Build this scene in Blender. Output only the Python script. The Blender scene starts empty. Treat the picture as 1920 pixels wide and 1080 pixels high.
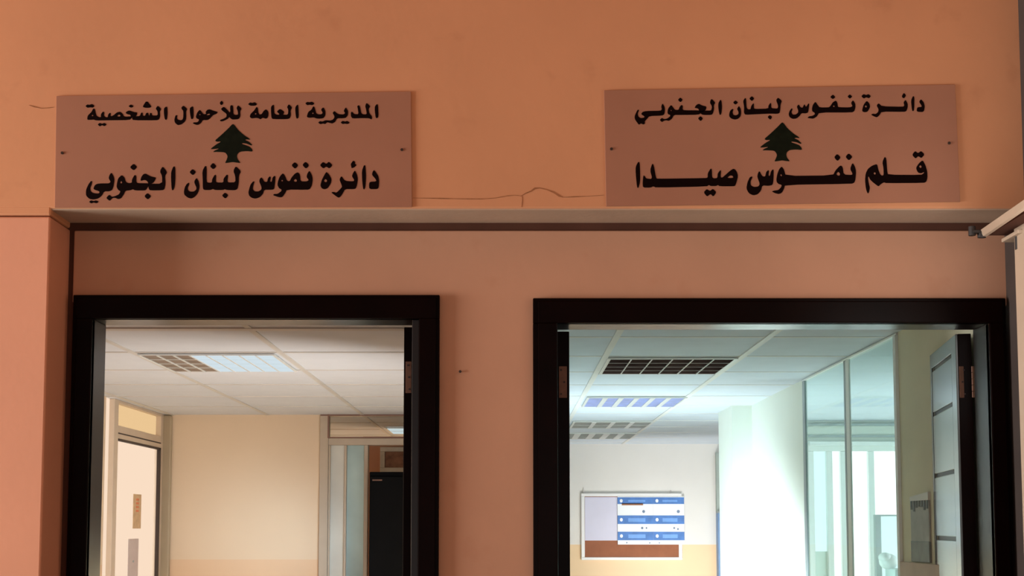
import bpy, bmesh, math, random
from mathutils import Vector, Matrix
from mathutils.geometry import tessellate_polygon
random.seed(7)
S = bpy.context.scene
COL = S.collection

# ------------------------------------------------------------------ camera
F, CX, CY, TH = 2450.0, 955.0, 795.0, math.atan(193.0 / 2450.0)
CAMZ = 1.5
cd = bpy.data.cameras.new('camera'); cam = bpy.data.objects.new('camera', cd); COL.objects.link(cam)
cd.sensor_width = 36.0; cd.lens = F / 1920 * 36.0
cd.shift_x = (960 - CX) / 1920.0
cd.shift_y = (CY - 540) / 1920.0
cd.clip_start = 0.02
cam.location = (0, 0, CAMZ); cam.rotation_euler = (math.pi / 2 + TH, 0, 0)
S.camera = cam

def at(px, py, Y):
    """world point at depth Y seen at photo pixel (px, py)"""
    u = (px - CX) / F; v = (CY - py) / F
    dy = math.cos(TH) - math.sin(TH) * v
    dz = math.sin(TH) + math.cos(TH) * v
    k = Y / dy
    return Vector((u * k, Y, CAMZ + dz * k))
def ax(px, py, Y): return at(px, py, Y).x
def az(py, Y): return at(CX, py, Y).z

# ------------------------------------------------------------------ world, lights, exposure
S.view_settings.view_transform = 'Standard'; S.view_settings.look = 'None'
S.view_settings.gamma = 1.0; S.view_settings.use_curve_mapping = False
S.view_settings.exposure = 0.0
W = bpy.data.worlds.new('world'); S.world = W; W.use_nodes = True
W.node_tree.nodes['Background'].inputs[0].default_value = (1.0, 0.96, 0.92, 1)
W.node_tree.nodes['Background'].inputs[1].default_value = 0.22
try:
    S.cycles.max_bounces = 10; S.cycles.diffuse_bounces = 6; S.cycles.sample_clamp_indirect = 4.0
except Exception:
    pass

def area(name, loc, aim, sx, sy, power, color=(1, 1, 1), spread=180):
    l = bpy.data.lights.new(name, 'AREA'); l.shape = 'RECTANGLE'; l.size = sx; l.size_y = sy
    l.energy = power; l.color = color; l.spread = math.radians(spread)
    o = bpy.data.objects.new(name, l); COL.objects.link(o); o.location = loc
    d = Vector(aim) - Vector(loc); o.rotation_euler = d.to_track_quat('-Z', 'Y').to_euler()
    return o
# daylight entering the corridor from its open left end, plus two added fill lights
area('corridor_daylight', (-7.5, 2.1, 1.2), (-0.3, 3.7, 1.9), 2.8, 2.4, 760, (1.0, 0.95, 0.90))
area('corridor_back_fill', (1.0, -2.2, 1.3), (0.2, 3.7, 1.9), 2.2, 1.8, 13, (1.0, 0.95, 0.90))  # soft fill added behind the camera; no window there
area('side_fill', (1.34, 3.0, 2.1), (1.25, 3.7, 2.75), 0.4, 0.6, 2.8, (1.0, 0.96, 0.92))  # added light brightening the right end of the beam
# office behind the left door
area('office_fill', (-0.25, 5.2, 0.9), (-2.2, 7.2, 1.12), 1.0, 1.2, 40, (1.0, 0.97, 0.94), 145)  # added light hidden beside the doorway, brightening the office
sp = bpy.data.lights.new('office_wall_spot', 'SPOT'); sp.energy = 120; sp.spot_size = math.radians(30); sp.spot_blend = 1.0  # spot added to lay the bright patch on the back wall
sp.shadow_soft_size = 0.25; sp.color = (0.60, 0.80, 1.0)
so = bpy.data.objects.new('office_wall_spot', sp); COL.objects.link(so); so.location = (-0.45, 6.6, 1.2)
so.rotation_euler = (Vector((-1.55, 8.5, 1.38)) - so.location).to_track_quat('-Z', 'Y').to_euler()
# records room behind the right door
area('records_left_fill', (0.2, 6.9, 0.98), (1.40, 7.75, 0.93), 2.2, 0.6, 54, (0.80, 0.93, 1.0), 84)  # added light by the dividing wall, brightening right wall and column
area('records_far_fill', (1.30, 9.9, 0.60), (1.45, 11.5, 1.35), 0.7, 0.7, 10.5, (1.0, 0.98, 0.96), 100)  # low light added to brighten the far wall
area('records_uplight', (0.6, 7.6, 0.75), (0.8, 7.8, 2.2), 1.0, 1.4, 12.5, (0.80, 0.94, 1.0), 120)  # added uplight brightening the ceiling; there is no desk
area('back_room_light', (-1.4, 10.4, 2.15), (-1.4, 10.6, 0), 0.8, 0.8, 45, (1.0, 0.95, 0.9))  # unseen light added to brighten the view through the transom
area('annex_daylight', (3.5, 6.2, 1.2), (2.3, 9.0, 1.5), 1.6, 1.4, 52, (0.86, 0.97, 1.0))

# ------------------------------------------------------------------ materials
def lin(c):
    r = []
    for v in c:
        v = v / 255.0
        r.append(v / 12.92 if v <= 0.04045 else ((v + 0.055) / 1.055) ** 2.4)
    return tuple(r)
def nodes(name):
    m = bpy.data.materials.new(name); m.use_nodes = True
    nt = m.node_tree; return m, nt, nt.nodes['Principled BSDF']
def mat(name, col, rough=0.6, var=0.0, vscale=3.0, bump=0.0, bscale=60.0, metal=0.0, spec=0.5, stain=None):
    """procedural material: base colour, soft mottling, fine bump, optional stain tint"""
    m, nt, b = nodes(name)
    b.inputs['Roughness'].default_value = rough; b.inputs['Metallic'].default_value = metal
    b.inputs['Specular IOR Level'].default_value = spec
    tc = nt.nodes.new('ShaderNodeTexCoord')
    src = None
    n = nt.nodes.new('ShaderNodeTexNoise'); n.inputs['Scale'].default_value = vscale; n.inputs['Detail'].default_value = 5
    nt.links.new(tc.outputs['Object'], n.inputs['Vector'])
    r = nt.nodes.new('ShaderNodeValToRGB')
    a = tuple(max(0, c * (1 - var)) for c in col); z = tuple(min(1, c * (1 + var)) for c in col)
    r.color_ramp.elements[0].position = 0.3; r.color_ramp.elements[1].position = 0.7
    r.color_ramp.elements[0].color = (*a, 1); r.color_ramp.elements[1].color = (*z, 1)
    nt.links.new(n.outputs['Fac'], r.inputs['Fac']); src = r.outputs['Color']
    if stain:
        n2 = nt.nodes.new('ShaderNodeTexNoise'); n2.inputs['Scale'].default_value = 7.0; n2.inputs['Detail'].default_value = 8
        nt.links.new(tc.outputs['Object'], n2.inputs['Vector'])
        r2 = nt.nodes.new('ShaderNodeValToRGB'); r2.color_ramp.elements[0].position = 0.62; r2.color_ramp.elements[1].position = 0.74
        nt.links.new(n2.outputs['Fac'], r2.inputs['Fac'])
        ml = nt.nodes.new('ShaderNodeMath'); ml.operation = 'MULTIPLY'; ml.inputs[1].default_value = 0.35
        nt.links.new(r2.outputs['Color'], ml.inputs[0])
        mx = nt.nodes.new('ShaderNodeMixRGB'); mx.inputs['Color2'].default_value = (*stain, 1)
        nt.links.new(ml.outputs[0], mx.inputs['Fac']); nt.links.new(src, mx.inputs['Color1']); src = mx.outputs['Color']
    nt.links.new(src, b.inputs['Base Color'])
    if bump > 0:
        n3 = nt.nodes.new('ShaderNodeTexNoise'); n3.inputs['Scale'].default_value = bscale; n3.inputs['Detail'].default_value = 6
        nt.links.new(tc.outputs['Object'], n3.inputs['Vector'])
        bp = nt.nodes.new('ShaderNodeBump'); bp.inputs['Strength'].default_value = bump; bp.inputs['Distance'].default_value = 0.004
        nt.links.new(n3.outputs['Fac'], bp.inputs['Height']); nt.links.new(bp.outputs['Normal'], b.inputs['Normal'])
    return m
def dado_mat(name, up, low, zcut):
    """two-tone painted wall: upper colour above zcut, dado colour below"""
    m, nt, b = nodes(name); b.inputs['Roughness'].default_value = 0.55; b.inputs['Specular IOR Level'].default_value = 0.25
    g = nt.nodes.new('ShaderNodeNewGeometry'); s = nt.nodes.new('ShaderNodeSeparateXYZ')
    nt.links.new(g.outputs['Position'], s.inputs[0])
    c = nt.nodes.new('ShaderNodeMath'); c.operation = 'GREATER_THAN'; c.inputs[1].default_value = zcut
    nt.links.new(s.outputs['Z'], c.inputs[0])
    n = nt.nodes.new('ShaderNodeTexNoise'); n.inputs['Scale'].default_value = 4; n.inputs['Detail'].default_value = 4
    nt.links.new(g.outputs['Position'], n.inputs['Vector'])
    mx = nt.nodes.new('ShaderNodeMixRGB'); mx.inputs['Color1'].default_value = (*low, 1); mx.inputs['Color2'].default_value = (*up, 1)
    nt.links.new(c.outputs[0], mx.inputs['Fac'])
    m2 = nt.nodes.new('ShaderNodeMixRGB'); m2.blend_type = 'MULTIPLY'; m2.inputs['Fac'].default_value = 0.08
    nt.links.new(mx.outputs[0], m2.inputs['Color1']); nt.links.new(n.outputs['Fac'], m2.inputs['Color2'])
    nt.links.new(m2.outputs[0], b.inputs['Base Color'])
    return m
def emit(name, col, strength):
    m = bpy.data.materials.new(name); m.use_nodes = True; nt = m.node_tree; nt.nodes.clear()
    e = nt.nodes.new('ShaderNodeEmission'); e.inputs[0].default_value = (*col, 1); e.inputs[1].default_value = strength
    o = nt.nodes.new('ShaderNodeOutputMaterial'); nt.links.new(e.outputs[0], o.inputs[0]); return m
def glass(name, tint, refl=1.0, frost=0.0, frost_col=(0.8, 0.9, 0.88)):
    m = bpy.data.materials.new(name); m.use_nodes = True; nt = m.node_tree; nt.nodes.clear()
    t = nt.nodes.new('ShaderNodeBsdfTransparent'); t.inputs[0].default_value = (*tint, 1)
    g = nt.nodes.new('ShaderNodeBsdfGlossy'); g.inputs['Roughness'].default_value = 0.03
    d = nt.nodes.new('ShaderNodeBsdfDiffuse'); d.inputs[0].default_value = (*frost_col, 1)
    tr = nt.nodes.new('ShaderNodeBsdfTranslucent'); tr.inputs[0].default_value = (*frost_col, 1)
    dm = nt.nodes.new('ShaderNodeMixShader'); dm.inputs[0].default_value = 0.5
    nt.links.new(d.outputs[0], dm.inputs[1]); nt.links.new(tr.outputs[0], dm.inputs[2])
    f = nt.nodes.new('ShaderNodeFresnel'); f.inputs['IOR'].default_value = 1.35
    mu = nt.nodes.new('ShaderNodeMath'); mu.operation = 'MULTIPLY'; mu.inputs[1].default_value = refl
    gm = nt.nodes.new('ShaderNodeNewGeometry')
    inv = nt.nodes.new('ShaderNodeMath'); inv.operation = 'SUBTRACT'; inv.inputs[0].default_value = 1.0
    nt.links.new(gm.outputs['Backfacing'], inv.inputs[1])
    m1 = nt.nodes.new('ShaderNodeMath'); m1.operation = 'MULTIPLY'
    nt.links.new(f.outputs[0], m1.inputs[0]); nt.links.new(inv.outputs[0], m1.inputs[1])
    nt.links.new(m1.outputs[0], mu.inputs[0])
    m0 = nt.nodes.new('ShaderNodeMixShader'); m0.inputs[0].default_value = frost
    nt.links.new(t.outputs[0], m0.inputs[1]); nt.links.new(dm.outputs[0], m0.inputs[2])
    mx = nt.nodes.new('ShaderNodeMixShader'); nt.links.new(mu.outputs[0], mx.inputs[0])
    nt.links.new(m0.outputs[0], mx.inputs[1]); nt.links.new(g.outputs[0], mx.inputs[2])
    o = nt.nodes.new('ShaderNodeOutputMaterial'); nt.links.new(mx.outputs[0], o.inputs[0]); return m

TERRA = (0.578, 0.274, 0.142)
M = {}
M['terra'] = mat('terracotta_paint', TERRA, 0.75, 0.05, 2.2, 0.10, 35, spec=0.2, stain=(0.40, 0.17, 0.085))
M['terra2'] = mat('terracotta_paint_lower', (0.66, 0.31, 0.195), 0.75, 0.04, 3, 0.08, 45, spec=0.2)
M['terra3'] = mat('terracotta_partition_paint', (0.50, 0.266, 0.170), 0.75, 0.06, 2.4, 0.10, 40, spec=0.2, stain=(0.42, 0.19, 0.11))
M['sign'] = mat('brown_sign_board', (0.335, 0.155, 0.098), 0.42, 0.04, 5, 0, spec=0.25)
M['ink'] = mat('black_sign_ink', (0.005, 0.0012, 0.001), 0.7, 0.1, 20, spec=0.04)
M['cedar'] = mat('dark_green_ink', (0.006, 0.008, 0.004), 0.7, 0.3, 60, spec=0.05)
M['screw'] = mat('dark_screw_metal', (0.05, 0.035, 0.03), 0.4, 0.1, 40, metal=0.6)
M['crack'] = mat('crack_dirt', (0.30, 0.13, 0.06), 0.9, 0.2, 60, spec=0.1)
M['frame'] = mat('black_brown_varnished_wood', (0.0035, 0.0006, 0.0003), 0.3, 0.3, 8, 0.03, 90, spec=0.06)
M['lining'] = mat('dark_varnished_lining_wood', (0.006, 0.002, 0.0015), 0.28, 0.3, 8, 0.0, spec=0.5)
M['leaf'] = mat('dark_varnished_door_wood', (0.012, 0.009, 0.007), 0.2, 0.3, 8, 0.0, spec=1.0)
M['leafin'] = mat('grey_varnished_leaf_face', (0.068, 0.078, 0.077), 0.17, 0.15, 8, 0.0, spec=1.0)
M['hinge'] = mat('bronze_hinge_metal', (0.14, 0.065, 0.04), 0.5, 0.15, 50, metal=0.35)
M['hole'] = mat('dark_screw_head', (0.02, 0.01, 0.008), 0.6, 0.1, 50)
M['gap'] = mat('dark_brown_shade', (0.085, 0.036, 0.024), 0.9, 0.1, 8, spec=0.1)  # brown standing for shade in the groove and under the side door head
M['soffit'] = mat('greyish_bounce_tone', (0.44, 0.325, 0.24), 0.8, 0.06, 4, 0.2, 50, spec=0.1)  # floor-bounced light put into the greyish colour of the soffit
M['dkside'] = mat('dark_grey_brown_paint', (0.05, 0.038, 0.034), 0.6, 0.1, 6, spec=0.2)
M['pale'] = mat('pale_painted_metal', (0.42, 0.31, 0.225), 0.5, 0.05, 6, spec=0.4)
M['blackm'] = mat('black_bracket_metal', (0.012, 0.008, 0.007), 0.5, 0.2, 40)
M['floor'] = mat('grey_floor_tile', (0.48, 0.46, 0.43), 0.35, 0.08, 3)
M['ceilL'] = mat('office_ceiling_tile', (0.66, 0.675, 0.69), 0.85, 0.02, 8, 0.15, 120, spec=0.1)
M['ceilR'] = mat('records_ceiling_tile', (0.72, 0.80, 0.88), 0.8, 0.02, 8, 0.15, 120, spec=0.15)
M['grid'] = mat('white_ceiling_grid_metal', (0.80, 0.82, 0.80), 0.5, 0.02, 8)
M['gridL'] = mat('aged_ceiling_grid_metal', (0.58, 0.55, 0.50), 0.5, 0.03, 8)
M['beige'] = dado_mat('beige_office_wall', (0.72, 0.56, 0.39), (0.72, 0.50, 0.32), 1.29)
M['cream'] = dado_mat('cream_records_wall', (0.80, 0.78, 0.74), (0.86, 0.64, 0.40), az(1021, 11.5))
M['mint'] = mat('pale_green_white_wall', (0.80, 0.86, 0.78), 0.6, 0.02, 3, spec=0.2)
M['olive'] = mat('olive_beige_wall', (0.74, 0.71, 0.53), 0.7, 0.05, 4, spec=0.2)
M['alu'] = mat('beige_aluminium', (0.44, 0.36, 0.27), 0.45, 0.04, 10, metal=0.15)
M['aluL'] = mat('light_aluminium_frame', (0.62, 0.50, 0.38), 0.45, 0.04, 10, metal=0.1)
M['steel'] = mat('grey_aluminium_mullion', (0.30, 0.36, 0.37), 0.4, 0.04, 10, metal=0.3)
M['whitef'] = mat('white_window_frame', (0.85, 0.90, 0.88), 0.5, 0.02, 10)
M['brownseal'] = mat('dark_window_seal', (0.04, 0.025, 0.02), 0.6, 0.1, 20)

# ------------------------------------------------------------------ mesh helpers
class MB:
    def __init__(s): s.bm = bmesh.new()
    def box(s, x0, x1, y0, y1, z0, z1):
        v = [s.bm.verts.new((x, y, z)) for x in sorted((x0, x1)) for y in sorted((y0, y1)) for z in sorted((z0, z1))]
        for f in ((0, 1, 3, 2), (4, 6, 7, 5), (0, 4, 5, 1), (2, 3, 7, 6), (0, 2, 6, 4), (1, 5, 7, 3)):
            s.bm.faces.new([v[i] for i in f])
        return s
    def hexa(s, pts):
        """eight corners: four of one end, four of the other, same order"""
        v = [s.bm.verts.new(p) for p in pts]
        s.bm.faces.new(v[:4]); s.bm.faces.new(v[4:][::-1])
        for i in range(4):
            j = (i + 1) % 4; s.bm.faces.new((v[i], v[j], v[4 + j], v[4 + i]))
        return s
    def slab(s, loops, y0, y1):
        """polygon with holes in the x-z plane, from front y0 to back y1"""
        polys = [[Vector((p[0], p[1], 0)) for p in l] for l in loops]
        tris = tessellate_polygon(polys)
        flat = [p for l in polys for p in l]
        a = [s.bm.verts.new((p.x, y0, p.y)) for p in flat]; b = [s.bm.verts.new((p.x, y1, p.y)) for p in flat]
        for t in tris:
            try:
                s.bm.faces.new([a[i] for i in t]); s.bm.faces.new([b[i] for i in reversed(t)])
            except ValueError: pass
        k = 0
        for l in polys:
            n = len(l)
            for i in range(n):
                j = (i + 1) % n
                try: s.bm.faces.new((a[k + i], a[k + j], b[k + j], b[k + i]))
                except ValueError: pass
            k += n
        return s
    def cyl(s, p0, p1, r, r2=None, n=14):
        p0, p1 = Vector(p0), Vector(p1); d = p1 - p0
        mtx = Matrix.Translation((p0 + p1) / 2) @ d.to_track_quat('Z', 'Y').to_matrix().to_4x4()
        bmesh.ops.create_cone(s.bm, cap_ends=True, segments=n, radius1=r, radius2=r if r2 is None else r2, depth=d.length, matrix=mtx)
        return s
    def ball(s, c, rx, ry, rz, n=16):
        mtx = Matrix.Translation(c) @ Matrix.Diagonal((rx, ry, rz, 1))
        bmesh.ops.create_uvsphere(s.bm, u_segments=n, v_segments=n // 2, radius=1, matrix=mtx)
        return s
    def build(s, name, m, parent=None, bevel=0.0, smooth=False, org=None):
        if org is None:
            p = parent
            org = Vector((0, 0, 0))
            while p is not None:
                org = org + p.location; p = p.parent
        else:
            org = Vector(org)
        bmesh.ops.recalc_face_normals(s.bm, faces=s.bm.faces[:])
        bmesh.ops.translate(s.bm, verts=s.bm.verts[:], vec=-org)
        me = bpy.data.meshes.new(name); s.bm.to_mesh(me); s.bm.free()
        if smooth:
            for p in me.polygons: p.use_smooth = True
        me.materials.append(m)
        o = bpy.data.objects.new(name, me); COL.objects.link(o)
        if parent is not None: o.parent = parent
        else: o.location = org
        if bevel > 0:
            b = o.modifiers.new('bevel', 'BEVEL'); b.width = bevel; b.segments = 2; b.limit_method = 'ANGLE'
        return o
def tag(o, label, cat, group=None, kind=None):
    o['label'] = label; o['category'] = cat
    if group: o['group'] = group
    if kind: o['kind'] = kind
    return o
def thing(name, loc, label, cat, group=None, kind=None):
    o = bpy.data.objects.new(name, None); COL.objects.link(o); o.location = loc; o.empty_display_size = 0.05
    return tag(o, label, cat, group, kind)
def struct(o, label=None, cat=None):
    o['kind'] = 'structure'
    if label: o['label'] = label
    if cat: o['category'] = cat
    return o

# ------------------------------------------------------------------ corridor shell
YF, YD, YB = 3.675, 3.83, 3.94        # beam face, door partition face, its back
GX0 = ax(125, 600, YD); GX1 = ax(1887, 560, YD)      # sides of the recess
PX0 = ax(135.5, 560, YD)                             # left edge of the partition panel
ZS = az(415, YD)                                     # soffit height
ZP = az(432, YD)                                     # top edge of the partition panel
ZSTEP = az(404, YF)
# beam carrying the two signs: the lintel over the recess, down to the soffit
upper = struct(MB().box(-4.2, 1.75, YF, 4.1, ZS, 3.3).box(-4.2, GX0, YF, YF + .2, ZSTEP, ZS + .01).build('wall_upper', M['terra'], bevel=0.006),
               'terracotta plaster beam above the doors carrying both signs', 'wall')
pier = struct(MB().box(-4.2, GX0, YF - 0.004, 4.1, 0, ZSTEP - 0.004).build('wall_left', M['terra2'], bevel=0.005),
              'lighter terracotta pier left of the left door', 'wall')
# door frame positions
A0, A1, AT = ax(135.5, 560, YD - .025), ax(823.5, 700, YD - .025), az(552, YD - .025)
B0, B1, BT = ax(999.5, 650, YD - .025), ax(1888.5, 600, YD - .025), az(558, YD - .025)
W_ = MB().slab([[(PX0, ZP), (PX0, AT - .02), (A1 - .02, AT - .02), (A1 - .02, 0), (B0 + .02, 0), (B0 + .02, BT - .02), (GX1 + .02, BT - .02), (GX1 + .02, ZP)]], YD, YB - .02)
part = struct(W_.build('wall_center', M['terra3'], bevel=0.004), 'terracotta partition wall holding the two dark door frames', 'wall')
# dark strip round the partition, its colour standing for the groove's shade
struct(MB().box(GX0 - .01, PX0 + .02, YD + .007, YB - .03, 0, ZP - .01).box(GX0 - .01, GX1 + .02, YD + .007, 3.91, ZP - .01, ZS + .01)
       .build('shade_strip', M['gap']), 'dark strip painted as the shade of the groove around the partition panel', 'trim')
right = struct(MB().box(GX1, 1.75, 3.5, YB, 0, 3.3).build('wall_right', M['dkside']), 'dark grey-brown side wall at the right end of the doors', 'wall')
struct(MB().box(GX1 + .004, 1.75, -3.0, 3.5, 0, 3.3).build('wall_right', M['soffit']), 'greyish plaster side wall nearer the camera', 'wall')
struct(MB().box(GX0 - .02, GX1 + .02, YF + .004, YB - .03, ZS - .003, ZS + .01).build('trim_4', M['soffit']), 'underside of the beam above the doors, greyed in colour for bounced light', 'trim')
struct(MB().box(-6, 5, -3.2, 12.5, -0.1, 0).build('floor', M['floor']), 'pale grey floor running through corridor and offices', 'floor')
struct(MB().box(-4.2, 1.75, -0.6, 4.1, 3.3, 3.4).build('ceiling', M['terra']), 'corridor ceiling above the beam', 'ceiling')

# plaster crack and dent on the beam
def ribbon(mb, pts, w, Y, th=0.0012):
    P = [at(x, y, Y) for x, y in pts]
    L, R = [], []
    for i, p in enumerate(P):
        a = P[max(0, i - 1)]; b = P[min(len(P) - 1, i + 1)]
        d = Vector((b.x - a.x, b.z - a.z)).normalized(); n = Vector((-d.y, d.x))
        k = w * (0.35 + 0.9 * random.random()) * (0.3 if i in (0, len(P) - 1) else 1)
        L.append((p.x + n.x * k, p.z + n.y * k)); R.append((p.x - n.x * k, p.z - n.y * k))
    mb.slab([L + R[::-1]], Y, Y + th)
mb = MB()
ribbon(mb, [(774, 371), (800, 371.5), (825, 372), (850, 372.5), (880, 373), (905, 373), (930, 371), (952, 367), (965, 366), (978, 367.5)], .0016, YF - .0008)
ribbon(mb, [(976, 368), (985, 362.5), (995, 358.5), (1003, 353), (1012, 352.5), (1025, 355.5), (1038, 360.5), (1048, 367), (1056, 370)], .0022, YF - .0008)
ribbon(mb, [(1056, 370), (1075, 369), (1100, 368), (1132, 366)], .0012, YF - .0008)
ribbon(mb, [(979, 368), (979.5, 376), (978, 388)], .0012, YF - .0008)
ribbon(mb, [(54, 197), (64, 200), (78, 203), (92, 202), (101, 201)], .0014, YF - .0008)
mb.build('crack', M['crack'], upper)
n1 = at(863, 697, YD)
nm = MB().cyl((n1.x, YD - .005, n1.z), (n1.x, YD + .02, n1.z), .0022).cyl((n1.x, YD - .007, n1.z), (n1.x, YD - .005, n1.z), .004)
tag(nm.build('nail', M['screw'], org=(n1.x, YD, n1.z)), 'tiny dark nail in the wall between the two doors', 'nail')

# ------------------------------------------------------------------ lettering
def P(s, x0, y0, k=12.0):
    return [(x0 + float(a) / k, y0 + float(b) / k) for a, b in (t.split(',') for t in s.split())]
def chaikin(l, r=0.2):
    o = []
    n = len(l)
    for i in range(n):
        a, b = l[i], l[(i + 1) % n]
        o.append((a[0] + (b[0] - a[0]) * r, a[1] + (b[1] - a[1]) * r)); o.append((b[0] + (a[0] - b[0]) * r, b[1] + (a[1] - b[1]) * r))
    return o
def inkshape(mb, Y, x0, y0, s, th=0.0006):
    """outline | hole | hole, traced in twelfths of a photo pixel, laid on the board at depth Y"""
    loops = []
    for part_ in s.split('|'):
        loops.append([(q.x, q.z) for q in (at(a, b, Y) for a, b in chaikin(P(part_, x0, y0)))])
    mb.slab(loops, Y - th, Y)

L1 = [(155, 175, [
 '60,287 108,250 150,262 215,238 270,285 230,324 165,315 110,327',
 '103,572 115,500 200,420 235,345 272,345 288,420 312,500 362,535 412,540 410,472 455,412 487,425 480,500 512,535 565,540 573,480 610,438 634,450 628,500 640,520 700,490 770,430 845,412 905,465 930,525 1090,520 1105,545 1060,602 600,607 300,612 250,590 200,597 110,597|200,500 225,480 242,505 220,520|775,510 805,480 845,485 850,518 800,525',
 '962,440 1005,400 1060,386 1150,423 1232,430 1217,492 1175,545 1080,560 1080,485 1000,468',
 '1105,565 1190,518 1290,510 1308,450 1335,428 1352,450 1354,505 1408,505 1423,450 1460,433 1482,455 1487,500 1505,500 1513,450 1535,438 1557,455 1562,498 1690,498 1685,400 1640,345 1690,275 1770,350 1735,412 1745,520 1712,592 1660,607 1140,607',
 '337,702 388,663 435,690 490,663 543,702 490,742 435,715 385,747', '1028,292 1085,248 1152,290 1095,328', '1440,158 1555,302 1500,328 1400,325 1346,302']),
 (305, 175, [
 '28,340 75,298 105,312 112,440 100,575 75,602 45,575 28,440',
 '425,310 470,276 555,350 527,405 533,560 500,640 420,702 340,717 275,662 262,590 288,498 332,488 322,560 350,598 420,608 463,570 468,400 423,350',
 '612,330 670,290 692,320 697,540 670,582 640,577 623,500 610,400',
 '745,530 773,440 835,366 888,430 920,472 980,465 962,420 1010,368 1060,360 1140,393 1238,418 1222,457 1130,492 1060,572 1010,602 900,602 870,662 810,707 760,712 676,677 700,653 770,653 808,630 818,585 770,572|818,482 836,462 857,480 840,496|985,482 1030,458 1072,466 1050,488 1000,491',
 '1283,215 1325,162 1368,215 1335,265 1300,255',
 '1312,350 1360,308 1392,310 1480,398 1500,428 1523,418 1518,285 1555,262 1587,290 1592,470 1640,488 1698,478 1690,400 1660,330 1700,266 1780,345 1742,402 1752,510 1710,582 1570,592 1525,562 1500,532 1460,577 1350,632 1298,627 1283,605 1380,568 1438,530 1438,462 1340,392']),
 (455, 175, [
 '120,245 168,203 215,218 270,198 328,240 290,278 180,282',
 '158,532 180,460 260,388 308,306 342,328 352,430 380,478 430,468 470,398 525,357 577,408 582,480 562,552 520,572 450,547 400,588 360,562 300,552 200,567|272,457 295,440 312,464 287,485',
 '637,300 690,252 707,280 712,450 760,480 820,485 822,462 765,412 840,347 928,405 932,440 905,480 1018,483 1028,370 996,310 1040,242 1114,320 1077,382 1087,490 1062,562 1000,582 680,582 648,552 638,430',
 '1185,310 1230,252 1252,280 1262,540 1230,572 1203,557 1183,400']),
 (560, 175, [
 '146,225 195,192 240,203 300,187 358,230 310,267 250,257 195,270',
 '183,522 215,418 290,368 322,298 352,298 372,360 392,440 430,473 510,473 543,440 506,380 518,340 560,317 603,400 603,490 562,557 480,572 400,567 340,542 250,552 200,542|298,447 320,430 341,450 320,470',
 '436,660 480,623 530,638 600,607 640,607 710,613 770,593 808,540 793,490 762,440 805,397 852,440 890,468 1000,478 1048,450 1014,400 1036,350 1065,316 1113,400 1108,490 1062,552 990,562 862,562 822,640 760,682 690,664 640,650 600,692 545,680 490,697',
 '942,657 990,618 1045,638 1090,618 1153,660 1105,692 1040,682 990,692',
 '1177,522 1173,430 1200,412 1252,468 1348,473 1328,330 1316,290 1350,266 1378,290 1407,440 1440,473 1533,473 1518,370 1496,290 1525,210 1614,290 1572,352 1592,450 1652,520 1642,593 1590,562 1450,557 1210,567',
 '1712,300 1755,242 1787,255 1797,530 1760,562 1733,547 1713,400'])]
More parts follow.
